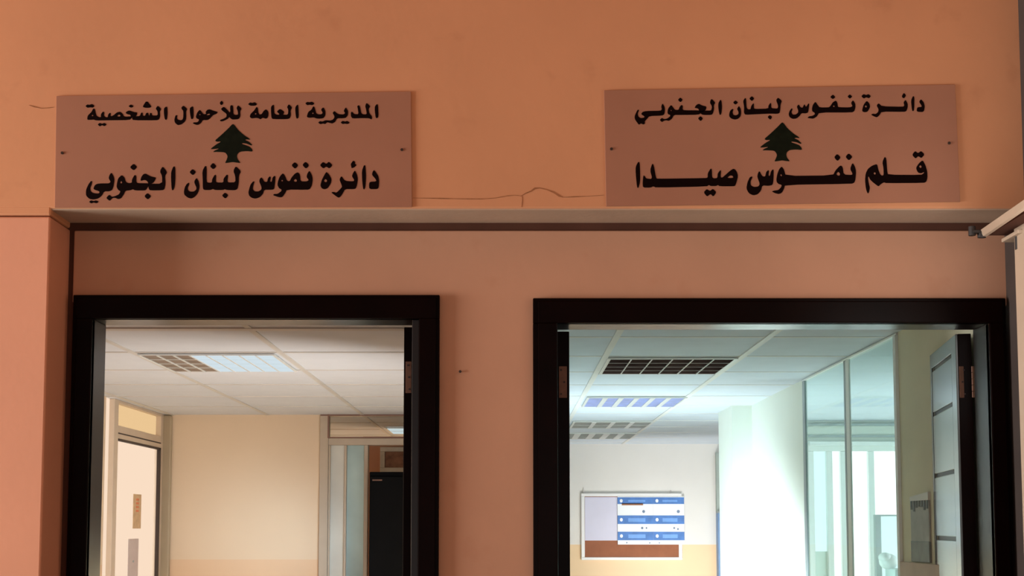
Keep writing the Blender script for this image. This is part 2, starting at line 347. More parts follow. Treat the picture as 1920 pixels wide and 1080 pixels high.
L2 = [(155, 297, [
 '140,978 190,942 245,962 300,942 364,975 310,1012 245,992 195,1015',
 '73,750 83,690 128,590 185,508 214,518 205,580 172,660 178,728 222,773 290,788 366,788 382,752 350,732 270,707 242,685 268,610 320,573 420,563 590,563 632,530 586,450 598,390 645,315 698,400 717,480 692,640 662,712 600,742 482,742 432,840 350,902 250,927 150,912 78,840',
 '526,892 600,812 655,868 740,845 820,808 853,740 800,712 762,640 773,560 798,450 880,371 943,430 972,530 1030,558 1108,548 1108,480 1165,374 1208,388 1207,520 1232,558 1500,560 1500,600 1467,640 1432,702 1400,722 1180,722 1130,692 1080,717 962,727 922,820 860,902 800,917 735,888 668,892 610,960|842,540 870,508 893,545 865,568',
 '1297,510 1318,420 1368,353 1420,342 1480,378 1560,413 1654,430 1617,512 1572,562 1480,582 1462,520 1400,482',
 '1480,570 1788,570 1788,400 1736,290 1800,174 1904,310 1852,392 1867,560 1842,692 1800,717 1520,722 1490,692 1478,630',
 '1060,200 1150,115 1230,195 1150,275', '1385,850 1460,775 1545,850 1465,930']),
 (305, 297, [
 '192,300 240,182 283,188 288,400 277,620 240,717 203,712 188,450',
 '478,750 498,650 538,580 590,541 598,588 562,660 572,718 620,748 700,748 758,700 758,650 712,550 717,500 765,435 813,520 833,640 802,760 740,852 650,907 560,882 487,820',
 '600,310 675,235 755,305 680,385',
 '892,290 950,170 993,182 988,528 1030,548 1108,543 1112,470 1175,365 1203,383 1198,518 1220,543 1368,543 1367,460 1440,366 1473,378 1458,508 1475,543 1638,538 1633,400 1590,280 1645,170 1765,290 1717,382 1712,560 1682,692 1620,717 1440,712 1400,692 1360,712 1180,712 1130,687 1080,712 940,712 903,682 902,500',
 '1060,180 1135,95 1215,175 1140,250', '1330,835 1405,765 1480,830 1410,910']),
 (455, 297, [
 '127,770 148,680 178,588 230,521 269,518 237,620 228,690 270,743 360,743 423,700 423,640 372,520 386,460 420,426 453,460 490,528 553,528 567,450 610,401 634,430 615,515 640,530 656,518 672,430 715,391 739,410 728,560 708,692 660,707 482,707 462,790 390,872 290,907 200,887 146,840',
 '782,600 793,520 832,410 905,331 953,390 1000,508 1060,513 1098,430 1180,338 1245,311 1293,370 1303,518 1440,518 1488,490 1436,420 1456,340 1500,274 1553,360 1578,460 1558,610 1512,692 1450,707 992,702 952,790 890,872 830,877 760,857 686,830 700,803 790,798 868,740 878,702 818,672|1148,495 1185,460 1222,490 1212,527 1162,522|866,500 886,482 910,500 890,522',
 '1095,155 1175,80 1255,155 1180,240', '1340,150 1415,70 1500,155 1425,235']),
 (560, 297, [
 '475,155 550,75 620,128 680,70 766,155 690,230 620,182 555,230',
 '487,610 518,490 578,370 625,299 693,370 743,470 722,570 652,672 580,698 517,672|568,502 600,462 642,495 625,535 588,528',
 '917,480 960,390 1042,508 1230,518 1253,490 1196,400 1228,320 1265,270 1313,360 1333,460 1312,602 1282,682 1230,692 1042,692 1002,770 950,852 900,888 828,842 730,765 780,753 850,773 928,700 978,640 958,580',
 '1170,130 1225,50 1270,70 1268,125 1305,148 1252,202 1190,222 1185,190',
 '1422,280 1470,150 1503,163 1518,400 1503,640 1475,702 1448,682 1428,480',
 '1582,580 1600,528 1750,518 1728,460 1646,370 1668,290 1700,259 1793,390 1813,500 1802,650 1770,692 1590,692'])]
R1 = [(1180, 165, [
 '117,640 148,560 190,486 218,498 187,580 202,640 250,678 330,668 343,640 262,590 298,538 380,518 700,513 733,480 716,420 745,344 793,420 803,500 787,592 740,622 452,632 402,690 345,752 354,802 310,824 265,795 215,829 178,780 127,710',
 '681,720 735,671 778,703 850,688 918,640 918,605 880,597 857,560 868,470 940,375 1003,460 1030,493 1108,493 1128,430 1170,381 1203,398 1198,480 1230,503 1600,503 1612,560 1562,602 1160,607 1002,607 962,690 890,742 830,727 782,735 735,769|928,505 940,492 953,510 940,523',
 '1467,450 1497,390 1560,352 1630,393 1738,418 1722,492 1662,542 1570,542 1560,472 1510,452',
 '1091,270 1145,211 1204,265 1150,324', '1541,685 1600,631 1659,685 1605,749']),
 (1325, 165, [
 '-120,518 0,508 98,508 118,440 113,400 70,330 105,236 195,330 162,382 167,480 137,582 100,607 -90,607 -145,570',
 '263,340 305,266 332,280 347,420 332,580 300,614 278,560 260,420',
 '503,600 528,510 575,471 604,478 582,550 602,608 660,618 713,590 718,540 681,470 725,400 768,470 777,560 762,640 710,692 640,712 560,692 513,650',
 '591,330 645,276 709,325 650,379',
 '818,290 865,221 888,245 897,440 930,483 988,478 998,410 1050,341 1063,370 1063,460 1110,473 1388,463 1388,400 1435,331 1453,360 1453,440 1480,458 1598,463 1608,400 1560,270 1605,215 1695,290 1662,372 1657,480 1642,562 1590,582 1430,577 1100,592 870,604 838,560 843,420',
 '956,240 1015,181 1074,235 1020,299', '1366,655 1420,606 1474,650 1435,719']),
 (1465, 165, [
 '162,590 188,510 230,456 254,473 227,540 252,598 320,598 373,560 383,510 346,420 390,366 427,430 470,448 488,420 520,361 547,420 568,412 610,346 628,360 617,470 602,552 550,572 452,567 412,630 340,687 260,697 188,660',
 '687,470 708,380 765,305 823,390 860,438 1068,438 1108,400 1158,320 1230,281 1263,340 1273,420 1300,433 1540,438 1603,410 1566,340 1610,271 1663,350 1668,440 1642,520 1590,552 852,552 802,640 720,692 640,682 586,672 620,638 700,628 758,590 743,552 697,530|1158,415 1180,390 1202,415 1180,432',
 '1096,205 1160,146 1219,205 1160,254', '1486,190 1540,141 1599,195 1540,244']),
 (1590, 165, [
 '296,185 350,136 405,162 460,136 519,185 470,234 410,208 355,239',
 '317,500 348,380 420,285 483,350 498,430 442,532 380,547 328,532|373,415 400,390 427,415 405,445',
 '641,390 690,341 762,413 1230,423 1268,400 1248,320 1295,265 1343,350 1343,440 1312,522 1260,537 752,532 712,610 650,662 590,642 514,600 560,578 620,588 678,540 688,480',
 '1211,180 1255,106 1309,170 1260,234 1223,217',
 '1417,280 1460,181 1493,200 1493,400 1482,512 1450,522 1433,460',
 '1542,510 1558,440 1600,428 1650,428 1658,400 1596,310 1640,251 1703,320 1728,410 1712,512 1680,542 1570,537'])]
R2 = [(1180, 285, [
 '142,330 200,219 233,235 243,450 243,680 202,815 172,792 142,480',
 '308,802 298,700 313,525 347,540 378,598 518,608 466,410 515,259 549,290 602,588 640,603 1700,588 1763,578 1763,480 1830,370 1857,388 1862,558 1890,593 1980,588 1988,480 2050,405 2063,430 2053,568 2090,578 2170,508 2270,418 2350,371 2413,430 2447,540 2412,680 2382,760 2340,772 2030,772 1995,742 1950,767 1830,767 1790,742 1740,777 600,802 540,772 480,802|2203,580 2262,530 2320,533 2342,578 2280,587',
 '1671,910 1740,830 1815,880 1880,825 1960,905 1890,1007 1825,942 1750,1007']),
 (1325, 285, [
 '892,820 918,680 968,570 1020,546 1029,578 987,660 992,748 1060,788 1160,778 1198,720 1137,560 1152,480 1185,424 1253,548 1318,553 1338,450 1385,406 1403,430 1392,535 1422,538 1448,430 1490,391 1508,410 1503,640 1482,742 1400,762 1252,752 1222,870 1150,952 1050,977 948,930',
 '1567,620 1588,500 1628,390 1685,325 1738,390 1778,538 2840,528 2900,410 3010,297 3063,340 3083,508 3260,518 3283,490 3226,380 3280,240 3333,320 3363,430 3348,620 3322,692 3260,717 1762,740 1742,830 1690,922 1620,947 1540,927 1462,890 1520,868 1610,858 1678,790 1688,740 1620,722 1578,682|1655,520 1675,496 1696,530 1675,550|2918,490 2960,445 3002,485 2990,535 2942,528',
 '2865,120 2935,40 3020,120 2945,210', '3120,110 3195,25 3285,110 3200,195']),
 (1590, 275, [
 '382,750 398,600 448,498 540,428 655,388 683,520 722,618 760,653 803,640 798,480 772,350 825,223 863,270 883,560 902,633 1640,637 1702,600 1712,570 1640,603 1570,582 1527,480 1588,380 1680,300 1743,420 1783,560 1788,700 1762,792 1700,817 860,822 810,802 740,842 690,894 650,872 560,802 500,745 462,665 447,705 473,850 493,930 467,1042 440,1055 403,950|572,602 600,574 628,600 605,636|1597,450 1630,413 1658,450 1635,487',
 '1440,185 1510,95 1575,150 1640,95 1725,175 1650,262 1580,210 1520,272'])]
CEDAR = '735,85 780,118 862,228 1000,348 1112,418 1128,445 1048,435 1010,448 1100,488 1135,520 1175,562 1150,575 1060,535 950,520 945,540 1040,572 1120,602 1172,655 1186,712 1050,700 905,712 845,760 830,820 852,890 915,968 830,960 735,945 640,962 562,970 598,900 622,830 608,782 560,727 400,718 292,720 330,688 440,640 310,655 228,655 380,540 440,510 470,485 375,490 335,462 480,338 640,188'

def sign(name, corners, lines, cedar_org, screws, label, txt_labels):
    Yb = YF - 0.0045
    C = [at(x, y, YF - .005) for x, y in corners]
    root = thing(name, (sum(c.x for c in C) / 4, YF, min(c.z for c in C)), label, 'sign')
    MB().slab([[(c.x, c.z) for c in C]], YF - .005, YF - .0005).build('board', M['sign'], root, bevel=0.0006)
    for ln, tl in zip(lines, txt_labels):
        b = MB()
        for x0, y0, shp in ln:
            for s in shp: inkshape(b, YF - .005, x0, y0, s)
        o = b.build('lettering', M['ink'], root); o['label'] = tl
    b = MB(); inkshape(b, YF - .005, cedar_org[0], cedar_org[1], CEDAR)
    b.build('cedar_emblem', M['cedar'], root)
    for x, y in screws:
        p = at(x, y, YF - .005)
        MB().cyl((p.x, YF - .0075, p.z), (p.x, YF - .003, p.z), .0042, .0036).build('screw', M['screw'], root)
    return root
sign('wall_sign', [(105.5, 180), (770.5, 171.5), (772.5, 388), (102.5, 389)], [L1, L2], (375, 225), [(117, 287), (753.5, 281)],
     'brown sign over the left door, its small top line longer than on the right sign', ['small upper line of black Arabic lettering', 'large lower line of black Arabic lettering'])
sign('wall_sign', [(1132.5, 169.5), (1791, 158.5), (1800.5, 378), (1136.5, 386.5)], [R1, R2], (1405, 222), [(1146.5, 279.5), (1779.5, 268.5)],
     'brown sign over the right door, bottom line with long stretched letters', ['small upper line of black Arabic lettering', 'large lower line of stretched black Arabic lettering'])

# ------------------------------------------------------------------ dark door frames and leaves
def hinge(parent, x0, x1, z0, z1, Y, knuckle=None):
    b = MB().box(x0, x1, Y - .0025, Y + .001, z0, z1)
    if knuckle is not None:
        n = 5; h = (z1 - z0) / n
        for i in range(n): b.cyl((knuckle, Y - .003, z0 + i * h + .0005), (knuckle, Y - .003, z0 + (i + 1) * h - .0005), .0055)
    o = b.build('hinge', M['hinge'], parent, bevel=.0006)
    return o
def screws_on(parent, spots, Y):
    b = MB()
    for x, z in spots: b.cyl((x, Y - .004, z), (x, Y, z), .0032)
    return b
def frame(mb, ln, x0, x1, zt, cl, cr, ct, lr=0.0):
    yf = YD - .025
    xi0, xi1, zi = x0 + cl, x1 - cr, zt - ct
    # casing: stepped boards
    for k, (ins, yy) in enumerate(((0, yf + .006), (.010, yf), (.024, yf + .004))):
        mb.box(x0 + ins * cl / .05, xi0, yy, YD + .004, 0, zi)
        mb.box(xi1, x1 - ins, yy, YD + .004, 0, zi)
        mb.box(x0 + ins * cl / .05, x1 - ins, yy, YD + .004, zi, zt - ins)
    # linings
    ln.box(xi0 - .03, xi0, yf + .006, YB, 0, zi); ln.box(xi1, xi1 + .03, yf + .006, YB, 0, zi)
    ln.box(xi0 - .03, xi1 + .03, yf + .006, YB, zi, zi + .03)
    if lr: ln.box(xi1 - lr, xi1 + .01, yf + .02, YB, 0, zi)
    return xi0, xi1, zi
yf = YD - .025
# left door
d1 = struct(thing('door_1', ((A0 + A1) / 2, YD, 0), 'dark brown wooden door frame of the left doorway, leaf open inward', 'door'))
b, ln = MB(), MB(); xi0, xi1, zi = frame(b, ln, A0, A1, AT, ax(167.5, 800, yf) - A0, A1 - ax(784, 800, yf), AT - az(597, yf), lr=ax(784, 800, yf) - ax(771.5, 800, yf + .02))
b.build('frame', M['frame'], d1, bevel=.003); ln.build('lining', M['lining'], d1, bevel=.002)
YL = YB + .006
lx0, lx1 = ax(756.5, 800, YL), ax(772, 800, YL) + .012
zl = zi - .004
leaf1 = MB().box(lx0, lx1, YL, YL + .86, .01, zl).build('door_leaf', M['frame'], d1, bevel=.002)
hx0, hx1 = ax(760.5, 700, YL), ax(771.5, 700, YL)
hz0, hz1 = az(737, YL), az(678, YL)
hinge(leaf1, hx0, hx1, hz0, hz1, YL)
# right double door
d2 = struct(thing('door_2', ((B0 + B1) / 2, YD, 0), 'wide dark brown double door frame on the right, both leaves open inward', 'door'))
b, ln = MB(), MB(); yi0, yi1, wi = frame(b, ln, B0, B1, BT, ax(1046, 800, yf) - B0, B1 - ax(1860, 800, yf), BT - az(605.5, yf))
b.build('frame', M['frame'], d2, bevel=.003); ln.build('lining', M['lining'], d2, bevel=.002)
wl = wi - .004
mx0, mx1 = ax(1046.5, 800, YL), ax(1068, 800, YL)
leaf2 = MB().box(mx0 - .006, mx1, YL, YL + .56, .01, wl).build('door_leaf', M['frame'], d2, bevel=.002)
h0, h1 = az(746, YL), az(687, YL)
hinge(leaf2, ax(1048, 715, YL), ax(1063, 715, YL), h0, h1, YL)
# right leaf swung a little past square, with stacked panels on its inner face
Y3 = YL + .05
px, py = ax(1796, 800, Y3), Y3
ang = math.radians(9.4)
dv = Vector((math.sin(ang), math.cos(ang), 0)); nv = Vector((math.cos(ang), -math.sin(ang), 0))
def lp(s, t, z): return (px + dv.x * s + nv.x * t, py + dv.y * s + nv.y * t, z)
def lbox(mb, s0, s1, t0, t1, z0, z1):
    mb.hexa([lp(s0, t0, z0), lp(s1, t0, z0), lp(s1, t1, z0), lp(s0, t1, z0), lp(s0, t0, z1), lp(s1, t0, z1), lp(s1, t1, z1), lp(s0, t1, z1)])
leaf3m = MB(); lbox(leaf3m, 0, .57, .006, .046, .01, wl)
leaf3 = leaf3m.build('door_leaf', M['frame'], d2, bevel=.002)
st_ = MB(); lbox(st_, .004, .085, 0, .01, .01, wl); lbox(st_, .485, .57, 0, .01, .01, wl); lbox(st_, .08, .49, 0, .01, wl - .05, wl)
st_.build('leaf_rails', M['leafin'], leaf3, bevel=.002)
zc = [wl - .055]
z_ = 1.5 + .385
while z_ > .2:
    zc.append(z_); z_ -= .211
for i in range(len(zc) - 1):
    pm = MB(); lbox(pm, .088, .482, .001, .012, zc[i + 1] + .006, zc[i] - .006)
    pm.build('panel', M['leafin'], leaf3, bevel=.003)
hg = hinge(leaf3, ax(1798.5, 715, Y3), ax(1821.5, 715, Y3), az(746, Y3), az(687, Y3), Y3 - .001, knuckle=ax(1823, 715, Y3))
for par, cxs in ((leaf1, (765, 767, 768)), (leaf2, (1052, 1058, 1052)), (leaf3, (1807, 1804, 1808))):
    hz_a, hz_b = (hz0, hz1) if par is leaf1 else (h0, h1)
    Yh = YL
    if par is leaf3: Yh = Y3; hz_a, hz_b = az(746, Y3), az(687, Y3)
    sb = MB()
    for c, fr in zip(cxs, (.12, .5, .88)):
        x = ax(c, 715, Yh); z = hz_a + (hz_b - hz_a) * (1 - fr)
        sb.cyl((x, Yh - .0045, z), (x, Yh, z), .0030, n=10)
    sb.build('hinge_screws', M['hole'], par)

# ------------------------------------------------------------------ doorway on the right side wall (pale metal frame)
d3 = struct(thing('door_3', (1.40, 3.3, 0), 'pale metal door frame on the right side wall, close to the camera', 'door'))
a = [at(1843, 443, 3.58), at(1838, 431, 3.58), at(1921, 373, 3.16), at(1925, 386, 3.16)]
hd = MB()
w = .010
hd.hexa([a[0], a[1], a[1] + Vector((.010, 0, 0)), a[0] + Vector((w, 0, -.002)),
         a[3], a[2], a[2] + Vector((.010, 0, 0)), a[3] + Vector((w, 0, -.002))])
zb = a[0].z; zt_ = a[1].z
MB().box(a[0].x + .012, GX1, 3.14, 3.575, zb + .001, zt_ - .003).build('frame_underside', M['gap'], d3)  # piece coloured dark for the shade under the head
hd.build('frame_head', M['pale'], d3, bevel=.0015)
sx = ax(1909, 700, 3.50)
MB().box(sx, GX1, 3.42, 3.50, 0, zb + .004).build('frame_stile', M['pale'], d3, bevel=.002)
MB().box(sx - .012, sx + .03, 3.44, 3.56, zb - .022, zb - .012).build('door_stop', M['pale'], d3, bevel=.002)
p0 = at(1817, 437, 3.60); p1 = at(1846, 442, 3.585)
bk = MB().box(p0.x, p1.x, 3.575, 3.600, p0.z - .004, p0.z + .004)
bk.cyl((p0.x + .004, 3.588, p0.z - .010), (p0.x + .004, 3.588, p0.z + .016), .010)
bk.cyl((p0.x + .028, 3.588, p0.z - .016), (p0.x + .028, 3.588, p0.z), .009)
bk.cyl((p1.x - .004, 3.585, p1.z - .006), (p1.x - .004, 3.585, p1.z + .004), .008)
bk.build('bracket', M['blackm'], d3, bevel=.001)
q = at(1909, 452, 3.48)
MB().cyl((q.x, 3.485, q.z - .022), (q.x, 3.485, q.z + .02), .007).cyl((q.x + .012, 3.47, q.z + .014), (q.x - .003, 3.485, q.z + .022), .006).build('hinge', M['blackm'], d3)

# ------------------------------------------------------------------ office behind the left door
H = CAMZ + .73
LX, LY = -2.262, 8.5
DIV = -.02        # wall dividing the two rooms
ceil1 = struct(MB().box(LX - .1, DIV, YB, 11.8, H, H + .1).build('ceiling', M['ceilL']), 'suspended tile ceiling of the office behind the left door', 'ceiling')
g = MB()
xs = [-1.577 + .62 * k for k in range(-1, 3)]; ys = [4.19 + .62 * k for k in range(0, 7)] + [4.81 + .62 * k for k in range(6, 11)]
ys = [4.19 + .62 * k for k in range(0, 12)]
for x in xs: g.box(x - .012, x + .012, YB + .01, 11.7, H - .004, H + .003)
for y in ys: g.box(LX, DIV, y - .012, y + .012, H - .003, H + .003)
g.box(LX, DIV, 4.75, 4.80, H - .006, H + .003)
g.build('ceiling_grid', M['gridL'], ceil1)
struct(MB().box(DIV, DIV + .12, YB, 11.8, 0, H + .1).build('wall_divider', M['cream']), 'wall between the two rooms', 'wall')
# left wall with a glazed aluminium door
ya, yb_ = 7.30, 8.46
struct(MB().box(LX - .12, LX, YB, ya, 0, H).box(LX - .12, LX, yb_ + .03, LY + .1, 0, H).build('wall_office', M['beige']), 'beige left wall of the office', 'wall')
d4 = struct(thing('door_4', (LX, (ya + yb_) / 2, 0), 'aluminium framed frosted glass door on the office left wall', 'door'))
fw = .05
tz0, tz1 = CAMZ + (988 - 815) * 8.43 / 2450, CAMZ + (988 - 832) * 8.43 / 2450   # transom rail
tzt, tzb = az(818, 8.42), az(830, 8.42)
fm = MB()
fm.box(LX - .05, LX + .012, 7.42, 7.50, 0, H)            # near stile
fm.box(LX - .05, LX + .012, 8.42, 8.49, 0, H)            # far stile
fm.box(LX - .05, LX + .012, 7.50, 8.42, tzb - .035, tzt)   # transom rail
fm.box(LX - .05, LX + .010, 7.50, 8.42, H - .018, H)
fm.build('frame', M['aluL'], d4, bevel=.003)
MB().box(LX - .005, LX + .014, 8.395, 8.42, 0, tzb - .035).box(LX - .005, LX + .014, 7.50, 8.42, tzb - .047, tzb - .035).box(LX - .004, LX + .013, 7.50, 8.42, tzb - .008, tzb).build('seal', M['brownseal'], d4)
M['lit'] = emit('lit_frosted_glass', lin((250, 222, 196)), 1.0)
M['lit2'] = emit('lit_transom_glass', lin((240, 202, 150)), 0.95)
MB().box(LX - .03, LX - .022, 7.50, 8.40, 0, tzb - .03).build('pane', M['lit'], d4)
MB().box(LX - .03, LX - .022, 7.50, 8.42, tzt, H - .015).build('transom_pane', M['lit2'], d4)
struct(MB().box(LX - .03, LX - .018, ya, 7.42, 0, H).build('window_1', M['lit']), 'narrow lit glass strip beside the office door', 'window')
# sticker and notice on the door glass
yk = lambda px_: F * 2.284 / (CX - px_)
p = (LX - .0195)
st0, st1 = yk(250.5), yk(265)
M['stick'] = mat('tan_sticker', (0.66, 0.45, 0.26), 0.6, 0.15, 30)
M['redp'] = mat('orange_sticker_print', (0.72, 0.22, 0.10), 0.6, 0.1, 30)
M['greyp'] = mat('lilac_paper', (0.62, 0.52, 0.50), 0.7, 0.04, 20)
zk = lambda py, y_: CAMZ + (988 - py) * y_ / F
ym = (st0 + st1) / 2
t = thing('sticker', (p, ym, zk(991, ym)), 'narrow tan vertical sticker high on the office door glass', 'sticker')
MB().box(p - .002, p + .001, st0, st1, zk(991, ym), zk(927, ym)).build('backing', M['stick'], t)
pr = MB()
for k, yy in enumerate((935, 942, 949, 956)): pr.box(p, p + .0018, ym - .03, ym + .03, zk(yy + 4, ym), zk(yy, ym))
pr.build('print', M['redp'], t)
n0, n1_ = yk(243), yk(261.5); nm_ = (n0 + n1_) / 2
t = thing('notice', (p, nm_, zk(1085, nm_)), 'pale lilac paper notice lower on the office door glass', 'notice')
MB().box(p - .002, p + .001, n0, n1_, zk(1092, nm_), zk(1010, nm_)).build('sheet', M['greyp'], t)
MB().box(p, p + .0016, n0 + .09, n1_ - .09, zk(1054, nm_), zk(1050, nm_)).build('print', M['steel'], t)
MB().box(LX, ax(320, 900, LY - .03), LY - .03, LY, 0, H - .004).build('corner_post', mat('olive_brown_post', (.36, .28, .18), .6, .05, 6), d4, bevel=.012)
# back wall, solid part
bx1 = ax(601, 800, LY)
struct(MB().box(LX - .1, bx1, LY, LY + .12, 0, H).build('wall_back', M['beige']), 'plain beige back wall of the office with orange dado', 'wall')
# aluminium glazed partition beside it
wn = struct(thing('window_2', (ax(690, 800, LY), LY, 0), 'glazed aluminium partition with transom at the back right of the office', 'window'))
fm = MB()
X = lambda q_: ax(q_, 900, LY)
zt0, zt1 = az(822, LY), az(835, LY)
ztr = az(781, LY)
fm.box(X(600), X(616), LY - .03, LY + .06, 0, H)
fm.box(X(616), DIV, LY - .025, LY + .05, zt1, zt0)
fm.box(X(616), DIV, LY - .025, LY + .05, ztr, H)
fm.box(X(646), X(650.5), LY - .025, LY + .04, 0, zt1); fm.box(X(683), X(690.5), LY - .025, LY + .05, 0, zt1)
fm.box(X(616), X(620), LY - .02, LY + .04, 0, zt1)
fm.build('frame', M['alu'], wn, bevel=.003)
sb = MB(); sb.box(X(614.5), X(617.5), LY - .034, LY - .02, zt0, H); sb.box(X(616), DIV, LY - .03, LY - .024, zt0, zt0 + .008); sb.box(X(601), DIV, LY - .033, LY - .024, ztr + .002, H - .001)
sb.build('seal', mat('reddish_brown_seal', (0.20, 0.10, 0.07), .6), wn)
M['gl'] = glass('clear_partition_glass', (.92, .93, .90), .5)
M['frost'] = mat('grey_frosted_glass', (.58, .58, .52), .3, .2, 1.6, spec=.6)
M['frost2'] = mat('blue_green_frosted_glass', (.42, .55, .53), .25, .35, 1.3, spec=.6)
MB().box(X(616), DIV, LY, LY + .006, zt0, ztr).build('transom_pane', M['gl'], wn)
MB().box(X(619), X(647), LY, LY + .006, 0, zt1).build('pane', M['frost'], wn)
MB().box(X(650), X(684), LY + .005, LY + .011, 0, zt1).build('pane', M['frost2'], wn)
# room beyond it
struct(MB().box(LX - .1, DIV, 11.7, 11.8, 0, H).build('wall_far', mat('dim_beige_wall', (.55, .43, .30), .7)), 'back wall of the room beyond the glazed partition', 'wall')
struct(MB().box(LX - .1, LX, LY + .1, 11.8, 0, H).build('wall_beyond', M['beige']), 'left wall of the room beyond the partition', 'wall')
struct(MB().box(-1.06, DIV, 9.45, 9.55, 0, az(834, 9.45) + .06).build('wall_inner', M['terra3']), 'terracotta screen wall beyond the office partition', 'wall')
# picture on that wall
pc = thing('picture_frame', (-.86, 9.44, az(884, 9.44)), 'silver framed picture above the black cabinet', 'picture')
px0, px1, pz0, pz1 = ax(713, 860, 9.44), ax(772, 860, 9.44), az(886, 9.44), az(838, 9.44)
f_ = MB(); e = .035
f_.box(px0, px1, 9.415, 9.45, pz1 - e, pz1).box(px0, px1, 9.415, 9.45, pz0, pz0 + e).box(px0, px0 + e, 9.415, 9.45, pz0 + e, pz1 - e).box(px1 - e, px1, 9.415, 9.45, pz0 + e, pz1 - e)
f_.build('frame', mat('silver_frame', (.55, .53, .46), .4, .1, 20, metal=.3), pc, bevel=.004)
MB().box(px0 + e, px1 - e, 9.428, 9.448, pz0 + e, pz1 - e).build('picture', mat('brown_print', (.28, .15, .10), .6, .5, 14), pc)
# black cabinet
cb = thing('cabinet', (ax(691.5, 980, 8.15) + .4, 8.3, 0), 'tall matt black metal cabinet at the back right of the office', 'cabinet')
c0 = ax(691.5, 980, 8.05); czt = az(884.5, 8.05)
M['blk'] = mat('matt_black_metal', (.005, .005, .0054), .9, .1, 10, spec=.02)
MB().box(c0, c0 + .72, 8.07, 8.45, 0, czt).build('body', M['blk'], cb, bevel=.006)
MB().box(c0 + .004, c0 + .358, 8.05, 8.07, .08, czt - .03).build('door', M['blk'], cb, bevel=.004)
MB().box(c0 + .362, c0 + .716, 8.05, 8.07, .08, czt - .03).build('door', M['blk'], cb, bevel=.004)
MB().box(c0 + .02, c0 + .08, 8.046, 8.05, az(901.5, 8.05), az(899, 8.05)).build('name_plate', M['hinge'], cb)

# ------------------------------------------------------------------ ceiling light fixtures
def fixture(name, x0, x1, y0, y1, nx, ny, back, fin, label, group, fx=.010, fy=.006, rim=.014):
    r = thing(name, ((x0 + x1) / 2, (y0 + y1) / 2, H - .03), label, 'ceiling light', group)
    MB().box(x0, x1, y0, y1, H - .008, H - .001).build('reflector', back, r)
    fr = MB()
    fr.box(x0 - rim, x0, y0 - rim, y1 + rim, H - .010, H - .003).box(x1, x1 + rim, y0 - rim, y1 + rim, H - .010, H - .003)
    fr.box(x0, x1, y0 - rim, y0, H - .010, H - .003).box(x0, x1, y1, y1 + rim, H - .008, H - .003)
    fr.build('rim', fin, r)
    lv = MB()
    for i in range(1, nx):
        x = x0 + (x1 - x0) * i / nx; lv.box(x - fx / 2, x + fx / 2, y0, y1, H - .0115, H - .008)
    for j in range(1, ny):
        y = y0 + (y1 - y0) * j / ny; lv.box(x0, x1, y - fy, y + fy, H - .0095, H - .008)
    lv.build('louvre', fin, r)
    return r
M['fin'] = mat('pale_louvre_metal', (.72, .76, .74), .35, .03, 20, metal=.2)
M['finb'] = mat('brown_louvre_metal', (.22, .17, .15), .35, .1, 20, metal=.3)
M['dark'] = mat('unlit_reflector', (.040, .024, .022), .9, .3, 18, spec=.0)  # dark reflected in mirrored blades, put into the plate colour
M['blue'] = mat('sky_reflection_blue', (.20, .30, .66), .3, .25, 16, metal=.1)  # reflected sky painted into the blue of the back plate
M['grey'] = mat('grey_reflector', (.14, .18, .16), .4, .4, 16)
M['glow'] = emit('bluish_white_glow', (.80, .93, 1.0), .80)  # in the office fixture this glow stands for a reflected window
M['dimr'] = mat('dark_reflection_brown', (.16, .115, .085), .4, .4, 25)  # brown standing for the dark part of the louvre reflection
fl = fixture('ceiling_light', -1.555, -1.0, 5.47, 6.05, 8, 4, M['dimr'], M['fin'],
             'square louvred ceiling light in the office behind the left door, window reflection put in as glow', None, fx=.008, rim=.010)
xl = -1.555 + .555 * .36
MB().box(xl, -1.002, 5.474, 6.046, H - .0095, H - .0078).build('glow_panel', M['glow'], fl)  # glowing sheet standing for the bright window reflected in the louvres
fixture('ceiling_light', .438, .972, 5.60, 6.15, 6, 4, M['dark'], M['fin'], 'unlit dark louvred ceiling light nearest the right doorway', 'ceiling lights in the room behind the right door', fx=.0045, fy=.0009)
fixture('ceiling_light', .450, .985, 7.30, 7.85, 6, 1, M['blue'], M['fin'], 'ceiling light with sky reflection painted into its louvre cells, second from the right doorway', 'ceiling lights in the room behind the right door', fx=.028)
fixture('ceiling_light', .455, .985, 9.0, 9.55, 4, 2, M['grey'], M['fin'], 'greyish ceiling light third from the right doorway', 'ceiling lights in the room behind the right door', fx=.03)
fixture('ceiling_light', .42, .985, 10.12, 10.72, 5, 1, M['grey'], M['fin'], 'greyish ceiling light farthest from the right doorway', 'ceiling lights in the room behind the right door', fx=.05)
fixture('ceiling_light', -.90, -.35, 9.55, 10.15, 4, 2, M['glow'], M['fin'], 'small bright ceiling light seen through the transom glass of the left room', None)

# ------------------------------------------------------------------ records room behind the right door
RX, RY = 1.46, 11.5
ceil2 = struct(MB().box(DIV + .12, 3.9, YB, 11.8, H, H + .1).build('ceiling', M['ceilR']), 'suspended tile ceiling of the room behind the right door', 'ceiling')
g = MB()
for x in (.411, .998): g.box(x - .013, x + .013, YB + .01, 11.5, H - .005, H + .003)
for k in range(0, 13):
    y = 4.43 + .567 * k; g.box(DIV + .12, RX, y - .009, y + .009, H - .002, H + .003)
g.build('ceiling_grid', M['grid'], ceil2)
struct(MB().box(DIV + .12, 2.6, RY, RY + .1, 0, H).build('wall_back', M['cream']), 'white far wall with peach dado behind the right door', 'wall')
CYN = 7.84
gA, gB = 4.87, 6.46     # glazed part of the right wall
struct(MB().box(RX, RX + .1, YB, gA, 0, H).build('wall_right', M['olive']), 'olive beige wall strip beside the open right door leaf', 'wall')
wr = MB().box(RX, RX + .02, gB, CYN, 0, H)
wr.box(ax(1373, 850, CYN), RX + .1, CYN, CYN + .5, 0, H)
